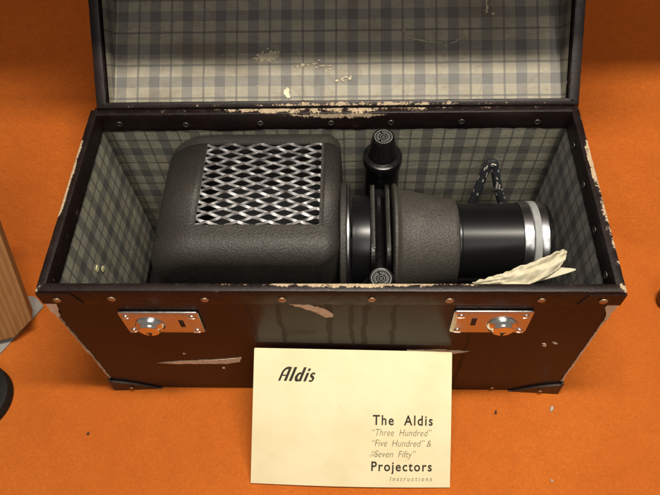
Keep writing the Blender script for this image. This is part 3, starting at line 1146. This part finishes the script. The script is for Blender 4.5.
g1 = plate(0.0335, 0.0372, True)
g2 = plate(0.0462, 0.0498, False)
MB().box(0.0352, 0.0372, 0.0560, 0.1200, 0.15555, 0.1563).build("gate_edge_glint", M['gate_edge'], g1, bevel=0.0003)  # pale strips paint the glint on the plate tops
MB().box(0.0480, 0.0496, 0.0540, 0.1160, 0.15555, 0.1563).build("gate_edge_glint", M['gate_edge'], g2, bevel=0.0003)
MB().box(0.0373, 0.0461, 0.0400, 0.1350, 0.050, 0.1340).build("gate_block", M['black_gloss'], prj, bevel=0.003)

cone = turned("lens_cone", [(0.0520, 0.0330), (0.0522, 0.0495), (0.0532, 0.0508), (0.0550, 0.0510), (0.0562, 0.0496), (0.0575, 0.0470), (0.0596, 0.0458),
                            (0.0676, 0.0446), (0.0796, 0.0422), (0.0902, 0.0398), (0.1022, 0.0382), (0.1052, 0.0374), (0.1064, 0.0360), (0.1066, 0.032)], M['cone'])
turned("lens_barrel", [(0.1052, 0.0330), (0.1057, 0.0346), (0.1080, 0.0350), (0.1087, 0.0340), (0.1097, 0.0338), (0.1582, 0.0338), (0.1588, 0.0333)], M['black_satin'])
turned("lens_ring", [(0.1586, 0.0325), (0.1587, 0.0346), (0.1597, 0.0350), (0.1660, 0.0350), (0.1670, 0.0342)], M['ring_metal'])
turned("lens_ring", [(0.1669, 0.0335), (0.1670, 0.0351), (0.1675, 0.0354), (0.1724, 0.0354), (0.1728, 0.0349)], M['knurl'], seg=180,
       mod=lambda k, i: 1.0 + (0.006 if (k % 2 and 1 < i < 4) else 0))
turned("lens_ring", [(0.1727, 0.0335), (0.1728, 0.0342), (0.1738, 0.0346), (0.1787, 0.0345), (0.1797, 0.0335)], M['ring_metal'])
turned("lens_rim", [(0.1796, 0.0310), (0.1797, 0.0330), (0.1827, 0.0326), (0.1837, 0.0312), (0.1827, 0.0280), (0.1807, 0.0270)], M['black_gloss'])


# elevating knobs with engraved tops
def knob(cx, cy, ztop, low):
    r0 = 0.0086
    def grip(k, i):
        return 1.0 - (0.035 if (k % 4 < 2 and 3 <= i <= 7) else 0)
    k = MB().lathe([(ztop - 0.0225, 0.0128), (ztop - 0.021, 0.0129), (ztop - 0.0185, 0.0126), (ztop - 0.0155, 0.0121), (ztop - 0.011, 0.0113), (ztop - 0.0065, 0.0105),
                    (ztop - 0.0030, 0.0098), (ztop - 0.0008, 0.0094), (ztop, 0.0088), (ztop - 0.0002, 0.0080), (ztop - 0.0006, 0.0078), (ztop - 0.0006, 0.0004)], (cx, cy, 0), (0, 0, 1), 72, grip)
    o = k.build("knob", M['black_gloss'], prj, smooth='auto')
    MB().lathe([(low, 0.0152), (ztop - 0.0335, 0.0160), (ztop - 0.0325, 0.0170), (ztop - 0.0315, 0.0174), (ztop - 0.0252, 0.0174), (ztop - 0.0238, 0.0168), (ztop - 0.0226, 0.0142), (ztop - 0.0224, 0.005)],
               (cx, cy, 0), (0, 0, 1), 90, lambda kk, i: 1.0 - (0.02 if (kk % 3 == 0 and 2 <= i <= 4) else 0)).build("knob_collar", M['black_gloss'], o, smooth='auto')
    e = MB()
    zz = ztop - 0.00055

    def ring(ra, rb, n=48):
        vs = []
        for i in range(n):
            t = 2 * math.pi * i / n
            vs += [(cx + ra * math.cos(t), cy + ra * math.sin(t), zz + 0.0002), (cx + rb * math.cos(t), cy + rb * math.sin(t), zz + 0.0002)]
        e.add(vs, [(2 * i, 2 * i + 1, (2 * i + 3) % (2 * n), (2 * i + 2) % (2 * n)) for i in range(n)])
    ring(0.0070, 0.0077)
    ring(0.0024, 0.0028)
    rnd = random.Random(3)
    for i in range(26):
        t = 2 * math.pi * i / 26
        if i % 9 == 8:
            continue
        ra, rb, w = 0.0037 + rnd.uniform(-0.0002, 0.0005), 0.0061, 0.00026
        d = Vector((math.cos(t), math.sin(t), 0))
        s = Vector((-d.y, d.x, 0)) * w
        c = Vector((cx, cy, zz + 0.0002))
        e.add([c + d * ra - s, c + d * rb - s, c + d * rb + s, c + d * ra + s], [(0, 1, 2, 3)])
    for a, b in ((-0.001, -0.0005), (0.0004, 0.0009)):
        e.add([(cx - 0.0012, cy + a, zz + 0.0002), (cx + 0.0012, cy + a, zz + 0.0002), (cx + 0.0012, cy + b, zz + 0.0002), (cx - 0.0012, cy + b, zz + 0.0002)], [(0, 1, 2, 3)])
    e.build("knob_dial", M['mark'], o)


knob(0.0450, 0.1535, 0.1800, 0.060)
knob(0.0405, 0.0200, 0.1700, 0.060)
# arms carrying the knobs
MB().box(0.0395, 0.0490, 0.1200, 0.1480, 0.085, 0.1180).build("knob_arm", M['gate'], prj, bevel=0.002)
MB().box(0.0360, 0.0455, 0.0250, 0.0480, 0.085, 0.1080).build("knob_arm", M['gate'], prj, bevel=0.002)
MB().box(-0.172, 0.110, 0.030, 0.160, 0.0011, 0.020).build("base_plate", M['gate'], prj, bevel=0.003)
MB().box(0.060, 0.105, 0.066, 0.106, 0.020, 0.084).build("lens_bracket", M['gate'], prj, bevel=0.003)


# ------------------------------------------------------------------ flex
def smooth_path(pts, per=14):
    out = []
    P = [Vector(p) for p in pts]
    P = [P[0] * 2 - P[1]] + P + [P[-1] * 2 - P[-2]]
    for i in range(1, len(P) - 2):
        for k in range(per):
            t = k / per
            a, b, c, d = P[i - 1], P[i], P[i + 1], P[i + 2]
            out.append(0.5 * ((2 * b) + (c - a) * t + (2 * a - 5 * b + 4 * c - d) * t * t + (3 * b - a - 3 * c + d) * t ** 3))
    out.append(P[-2])
    return out


def tube(name, pts, r, mat, parent=None, seg=14):
    path = smooth_path(pts)
    V, F, uv = [], [], []
    L = 0
    up = Vector((0, 1, 0))
    for i, p in enumerate(path):
        tdir = (path[min(i + 1, len(path) - 1)] - path[max(i - 1, 0)]).normalized()
        a = tdir.cross(up).normalized()
        b = tdir.cross(a).normalized()
        if i:
            L += (p - path[i - 1]).length
        for k in range(seg + 1):
            t = 2 * math.pi * k / seg
            V.append(p + (a * math.cos(t) + b * math.sin(t)) * r)
            uv.append((L, k / seg))
    n = seg + 1
    for i in range(len(path) - 1):
        for k in range(seg):
            F.append((i * n + k, i * n + k + 1, (i + 1) * n + k + 1, (i + 1) * n + k))
    return mesh(name, V, F, mat, parent, uv=uv, smooth=True)


cord = tube("power_cord", [(0.1180, 0.130, 0.006), (0.1240, 0.145, 0.040), (0.1296, 0.150, 0.0711), (0.1361, 0.155, 0.1060), (0.1394, 0.158, 0.1280), (0.1425, 0.1595, 0.1375),
                           (0.1462, 0.159, 0.1370), (0.1490, 0.158, 0.1270), (0.1564, 0.153, 0.1020), (0.1677, 0.148, 0.0700), (0.174, 0.14, 0.035), (0.172, 0.125, 0.006)], 0.0040, M['braid'])
tag(cord, "dark braided cord with white flecks looped upright behind the lens", "cord")

# ------------------------------------------------------------------ crumpled paper by the lens
TOP = [(0.1051, 0.0094, 0.1815), (0.1182, 0.0137, 0.1835), (0.1291, 0.0160, 0.1850), (0.1438, 0.0215, 0.1875), (0.1586, 0.0266, 0.1890), (0.1705, 0.0316, 0.1900), (0.1745, 0.0318, 0.1890)]
BOT = [(0.1060, 0.0090, 0.1790), (0.1214, 0.0092, 0.1775), (0.1335, 0.0092, 0.1770), (0.145, 0.0100, 0.1775), (0.1575, 0.0144, 0.1800), (0.1673, 0.0201, 0.1825), (0.1735, 0.0268, 0.1860)]
tp, bp = smooth_path(TOP, 10), smooth_path(BOT, 10)
rws = []
for j in range(15):
    s = j / 14
    row = []
    for i in range(len(tp)):
        t = i / (len(tp) - 1)
        p = bp[i].lerp(tp[i], s)
        env = min(1, 5 * t) * min(1, 6 * (1 - t))
        f = 0.0007 * math.sin(s * 11 + 5 * t) * env + 0.0024 * noise.noise((t * 6 + s * 2, s * 6 - t * 3, 0.7)) * env
        f += 0.0017 * noise.noise((t * 26, s * 3.5, 4.1)) * (0.4 + s) + 0.0008 * noise.noise((t * 60, s * 9, 2.2))
        p = p + Vector((0, -0.25, 0.97)) * f
        if s > 0.85:
            p = p + Vector((0, 0.4, 0.4)) * 0.0020 * noise.noise((t * 22, 0.2, 9.0))
        row.append(p)
    rws.append(row)
husk = grid_mesh("crumpled_paper", rws, M['husk'], smooth=True, solid=0.0005)
tag(husk, "creased cream paper leaning on the case rim in front of the lens", "paper")
SC = [(0.128, 0.0105, 0.1735), (0.1430, 0.0110, 0.1760), (0.1608, 0.0152, 0.1770), (0.1815, 0.0212, 0.1792)]
SD = [(0.1285, 0.0112, 0.1737), (0.1480, 0.0200, 0.1770), (0.1640, 0.0245, 0.1785), (0.1818, 0.0226, 0.1794)]
a_, b_ = smooth_path(SC, 8), smooth_path(SD, 8)
rws = [[a_[i].lerp(b_[i], j / 5) + Vector((0, 0, 0.0007 * noise.noise((i * 0.35, j * 0.5, 2)))) for i in range(len(a_))] for j in range(6)]
scrap = grid_mesh("paper_scrap", rws, M['husk'], smooth=True, solid=0.0005)
tag(scrap, "flat pointed cream paper scrap tucked under the creased paper at the right", "paper")

# ------------------------------------------------------------------ instruction booklet
BK = thing("instruction_booklet", "cream instruction booklet with black lettering leaning against the front of the case", "booklet", (0.017, -0.088, FZ))
BL, BR = Vector((-0.0720, -0.0885, -0.0042)), Vector((0.1037, -0.0900, -0.0042))
TL, TR = Vector((-0.0628, -0.0045, 0.0955)), Vector((0.1010, -0.0045, 0.0895))
BN = (BR - BL).cross(TL - BL).normalized()


def bk(a, b, h=0.0):
    p = BL * (1 - a) * (1 - b) + BR * a * (1 - b) + TL * (1 - a) * b + TR * a * b
    bow = 0.0022 * math.sin(math.pi * a) * (1 - b) + 0.0012 * math.sin(math.pi * b) * (0.3 + 0.7 * a)
    return p + BN * (bow + h)


def sheet(name, mat, h0, h1, shrink=(0, 0, 0, 0), parent=BK, bev=0.0002):
    n, m_ = 24, 18
    V, F = [], []
    for h in (h0, h1):
        for j in range(m_ + 1):
            for i in range(n + 1):
                a = shrink[0] + (1 - shrink[0] - shrink[1]) * i / n
                b = shrink[2] + (1 - shrink[2] - shrink[3]) * j / m_
                V.append(bk(a, b, h))
    N = (n + 1) * (m_ + 1)
    for j in range(m_):
        for i in range(n):
            q = j * (n + 1) + i
            F.append((q, q + 1, q + n + 2, q + n + 1))
            F.append((N + q, N + q + n + 1, N + q + n + 2, N + q + 1))
    ring = [i for i in range(n + 1)] + [j * (n + 1) + n for j in range(1, m_ + 1)] + [m_ * (n + 1) + i for i in range(n - 1, -1, -1)] + [j * (n + 1) for j in range(m_ - 1, 0, -1)]
    for k in range(len(ring)):
        p, q = ring[k], ring[(k + 1) % len(ring)]
        F.append((p, N + p, N + q, q))
    return mesh(name, V, F, mat, parent, smooth='auto')


sheet("cover", M['booklet'], 0.0, 0.0004)
sheet("page_block", M['page'], -0.0017, -0.00003, (0.002, 0.004, 0.004, 0.004))
sheet("back_cover", M['booklet'], -0.0021, -0.00175)


def on_cover(name, tris, mat, lift=0.00052):
    """tris: list of (points, faces) in cover fractions"""
    V, F = [], []
    for pts, fs in tris:
        b = len(V)
        V += [bk(x, y, lift) for x, y in pts]
        F += [tuple(b + i for i in f) for f in fs]
    return mesh(name, V, F, mat, BK)


ASP = 0.168 / 0.128


def text_line(name, body, a0, a1, base, cap, mat, bold=0.0, shear=0.0, spacing=1.0):
    cu = bpy.data.curves.new(name, 'FONT')
    cu.body = body
    cu.size = 1.0
    cu.offset = bold
    cu.shear = shear
    cu.space_character = spacing
    cu.resolution_u = 4
    tmp = bpy.data.objects.new(name, cu)
    col.objects.link(tmp)
    dg = bpy.context.evaluated_depsgraph_get()
    me = bpy.data.meshes.new_from_object(tmp.evaluated_get(dg))
    bpy.data.objects.remove(tmp)
    bpy.data.curves.remove(cu)
    xs_ = [v.co.x for v in me.vertices]
    lo, hi = min(xs_), max(xs_)
    kx = (a1 - a0) / (hi - lo)
    ky = cap / 0.73
    pts = [(a0 + (v.co.x - lo) * kx, base + v.co.y * ky) for v in me.vertices]
    fs = [tuple(p.vertices) for p in me.polygons]
    bpy.data.meshes.remove(me)
    return on_cover(name, [(pts, fs)], mat)


text_line("title_lettering", "The  Aldis", 0.608, 0.908, 0.480, 0.076, M['ink'], 0.017, 0, 1.22)
text_line("subtitle_lettering", "\u201cThree  Hundred\u201d", 0.607, 0.903, 0.399, 0.054, M['inkgrey'], -0.008, 0.22, 1.05)
text_line("subtitle_lettering", "\u201cFive  Hundred\u201d &", 0.607, 0.903, 0.319, 0.054, M['inkgrey'], -0.008, 0.22, 1.0)
text_line("subtitle_lettering", "\u201cSeven  Fifty\u201d", 0.607, 0.826, 0.236, 0.054, M['inkgrey'], -0.008, 0.22, 1.0)
text_line("title_lettering", "Projectors", 0.606, 0.908, 0.130, 0.076, M['ink'], 0.018, 0, 1.20)
text_line("subtitle_lettering", "Instructions", 0.700, 0.910, 0.052, 0.036, M['inkgrey'], 0.004, 0.22, 1.5)


# faint pencil marks beside the third line and across the middle
for sd, line, wd in ((61, [(0.592, 0.243), (0.604, 0.256), (0.612, 0.252), (0.626, 0.262), (0.640, 0.258)], 0.006), (62, [(0.598, 0.236), (0.612, 0.247), (0.630, 0.250)], 0.004),
                     (63, [(0.430, 0.625), (0.442, 0.600), (0.452, 0.592)], 0.003), (64, [(0.622, 0.610), (0.634, 0.640), (0.640, 0.648)], 0.003)):
    pl = [(x, y + wd / 2) for x, y in line] + [(x, y - wd / 2) for x, y in line[::-1]]
    pl = jag(pl, wd * 0.25, 2, sd)
    on_cover("pencil_mark", [(pl, [tuple(range(len(pl)))])], M['pencil'], 0.0005)

# the word at top left: heavy slanted script drawn as strokes (unit height 1)
def stroke(pts, w):
    out = []
    n = len(pts)
    V, F = [], []
    for i, p in enumerate(pts):
        a = Vector(pts[max(0, i - 1)])
        b = Vector(pts[min(n - 1, i + 1)])
        t = (b - a).normalized()
        nn = Vector((-t.y, t.x)) * (w[i] if isinstance(w, list) else w) / 2
        V += [Vector(p) + nn, Vector(p) - nn]
    for i in range(n - 1):
        F.append((2 * i, 2 * i + 1, 2 * i + 3, 2 * i + 2))
    return V, F


def arc(cx, cy, rx, ry, a0, a1, n=14):
    return [(cx + rx * math.cos(R(a0 + (a1 - a0) * i / n)), cy + ry * math.sin(R(a0 + (a1 - a0) * i / n))) for i in range(n + 1)]


LOGO = []
LOGO.append(stroke([(0.10, 0.0), (0.10, 0.55)] + arc(0.42, 0.55, 0.32, 0.38, 180, 95, 8) + [(0.52, 0.93)], 0.17))
LOGO.append(stroke([(0.56, 0.0), (0.56, 1.0)], 0.21))
LOGO.append(stroke([(0.10, 0.40), (0.50, 0.40)], 0.09))
LOGO.append(stroke([(0.95, 0.0), (0.95, 1.0)], 0.22))
LOGO.append(stroke(arc(1.50, 0.31, 0.20, 0.26, 50, 320), [0.09 + 0.13 * math.sin(math.pi * i / 14) for i in range(15)]))
LOGO.append(stroke([(1.68, 0.0), (1.68, 1.0)], 0.21))
LOGO.append(stroke([(2.06, 0.0), (2.06, 0.62)], 0.20))
LOGO.append(stroke([(2.06, 0.74), (2.06, 0.92)], 0.19))
LOGO.append(stroke(arc(2.50, 0.46, 0.13, 0.13, 20, 200, 8) + arc(2.50, 0.17, 0.14, 0.14, 60, -150, 10), [0.09 + 0.08 * math.sin(math.pi * i / 19) for i in range(20)]))
la0, la1, lb0, lh = 0.126, 0.312, 0.782, 0.100
sl = 0.42
lmin, lmax = 0.03, 2.66 + sl * 0.5
tr = []
for V_, F_ in LOGO:
    tr.append(([(la0 + (v.x + sl * v.y - lmin) * (la1 - la0) / (lmax - lmin), lb0 + v.y * lh) for v in V_], F_))
lift = 0.0005
for i, t_ in enumerate(tr):
    tr[i] = t_
V, F = [], []
for i, (pts, fs) in enumerate(tr):
    b = len(V)
    V += [bk(x, y, 0.00050 + 0.000008 * i) for x, y in pts]
    F += [tuple(b + q for q in f) for f in fs]
mesh("logo_lettering", V, F, M['ink'], BK)

# ------------------------------------------------------------------ things at the edges of the picture
A = Vector((-0.3009, 0.0593, 0.0200))
B = Vector((-0.2969, 0.0950, 0.1212))
dx = (B - A).normalized()
wv = Vector((-0.95, -0.34, 0.0))
wv = (wv - dx * wv.dot(dx)).normalized()
tv = dx.cross(wv).normalized()
if tv.z > 0:
    tv = -tv
Lb = 0.16
cutA = 0.012
V, UV = [], []
for (l0, w_, th) in ((0, 0, 0), (-0.0190, 0.0215, 0), (-0.020, 0.055, 0), (-0.020, 0.055, 0.016), (-0.0190, 0.0215, 0.016), (0, 0, 0.016)):
    V.append(A + dx * l0 + wv * w_ + tv * th)
    UV.append((w_ + th, l0))
for (l0, w_, th) in ((Lb, 0, 0), (Lb, 0.0215, 0), (Lb, 0.055, 0), (Lb, 0.055, 0.016), (Lb, 0.0215, 0.016), (Lb, 0, 0.016)):
    V.append(A + dx * l0 + wv * w_ + tv * th)
    UV.append((w_ + th, l0))
bat = mesh("wooden_batten", V, [(0, 1, 4, 5), (1, 2, 3, 4), (6, 11, 10, 7), (7, 10, 9, 8)] + [(i, i + 6, (i + 1) % 6 + 6, (i + 1) % 6) for i in range(6)], M['wood'], None, uv=UV, bevel=0.0012)
tag(bat, "pale brown wooden batten slanting up beside the left end of the case", "batten")

pts = [(-0.3065, 0.0880), (-0.3365, 0.0345), (-0.362, 0.000), (-0.42, 0.050), (-0.36, 0.105), (-0.318, 0.0985)]
slab = MB().prism(pts, 0.0022, lambda a, b, h: (a, b, FZ + 0.0004 + h)).build("grey_board", M['slab'], bevel=0.0006)
tag(slab, "small flat grey board under the foot of the wooden batten", "board")

disc = MB().lathe([(0, 0.0330), (0.001, 0.0345), (0.0085, 0.0345), (0.0115, 0.0330), (0.0125, 0.0300), (0.0128, 0.020), (0.0126, 0.0005)], (-0.3450, -0.0145, FZ), (0, 0, 1), 72)
do = disc.build("round_base", M['rubber'], smooth='auto')
tag(do, "round black base standing on the felt at the left edge of the photo", "stand base")

kb = MB().lathe([(0, 0.010), (0.001, 0.0125), (0.012, 0.0140), (0.020, 0.0125), (0.026, 0.0080), (0.028, 0.001)], (0.3405, 0.0950, FZ), (0, 0, 1), 48)
ko = kb.build("maroon_ornament", M['maroon'], smooth=True)
tag(ko, "dark maroon rounded object just showing at the right edge of the photo", "ornament")


# bits of lint on the felt
def bit(name, x, y, r, mat, label, sd, sx=1.0):
    rnd = random.Random(sd)
    bm = bmesh.new()
    bmesh.ops.create_icosphere(bm, subdivisions=2, radius=r)
    for v in bm.verts:
        v.co *= 1 + 0.5 * noise.noise(v.co * (1.2 / r) + Vector((sd, 0, 0)))
        v.co.x *= 0.6
        v.co.y *= sx
        v.co.z *= 0.55
    me = bpy.data.meshes.new(name)
    bm.to_mesh(me)
    bm.free()
    me.materials.append(mat)
    me.shade_smooth()
    o = bpy.data.objects.new(name, me)
    o.location = (x, y, FZ + r * 0.45)
    o.rotation_euler = (0, 0, rnd.uniform(-0.6, 0.9))
    col.objects.link(o)
    return tag(o, label, "lint")


bit("lint", 0.2039, -0.0182, 0.0026, M['lint'], "largest white lint speck, on the felt below the right front corner of the case", 1, 1.1)
bit("lint", 0.1935, -0.083, 0.0014, M['lint'], "small white lint speck on the felt right of the booklet's lower corner", 2, 1.0)
bit("lint", 0.152, -0.022, 0.0017, M['lintdark'], "brown fluff speck on the felt near the case's right front corner", 3, 1.2)
bit("lint", -0.229, -0.046, 0.0020, M['lintdark'], "dark fluff speck on the open felt left of the booklet", 4, 0.7)
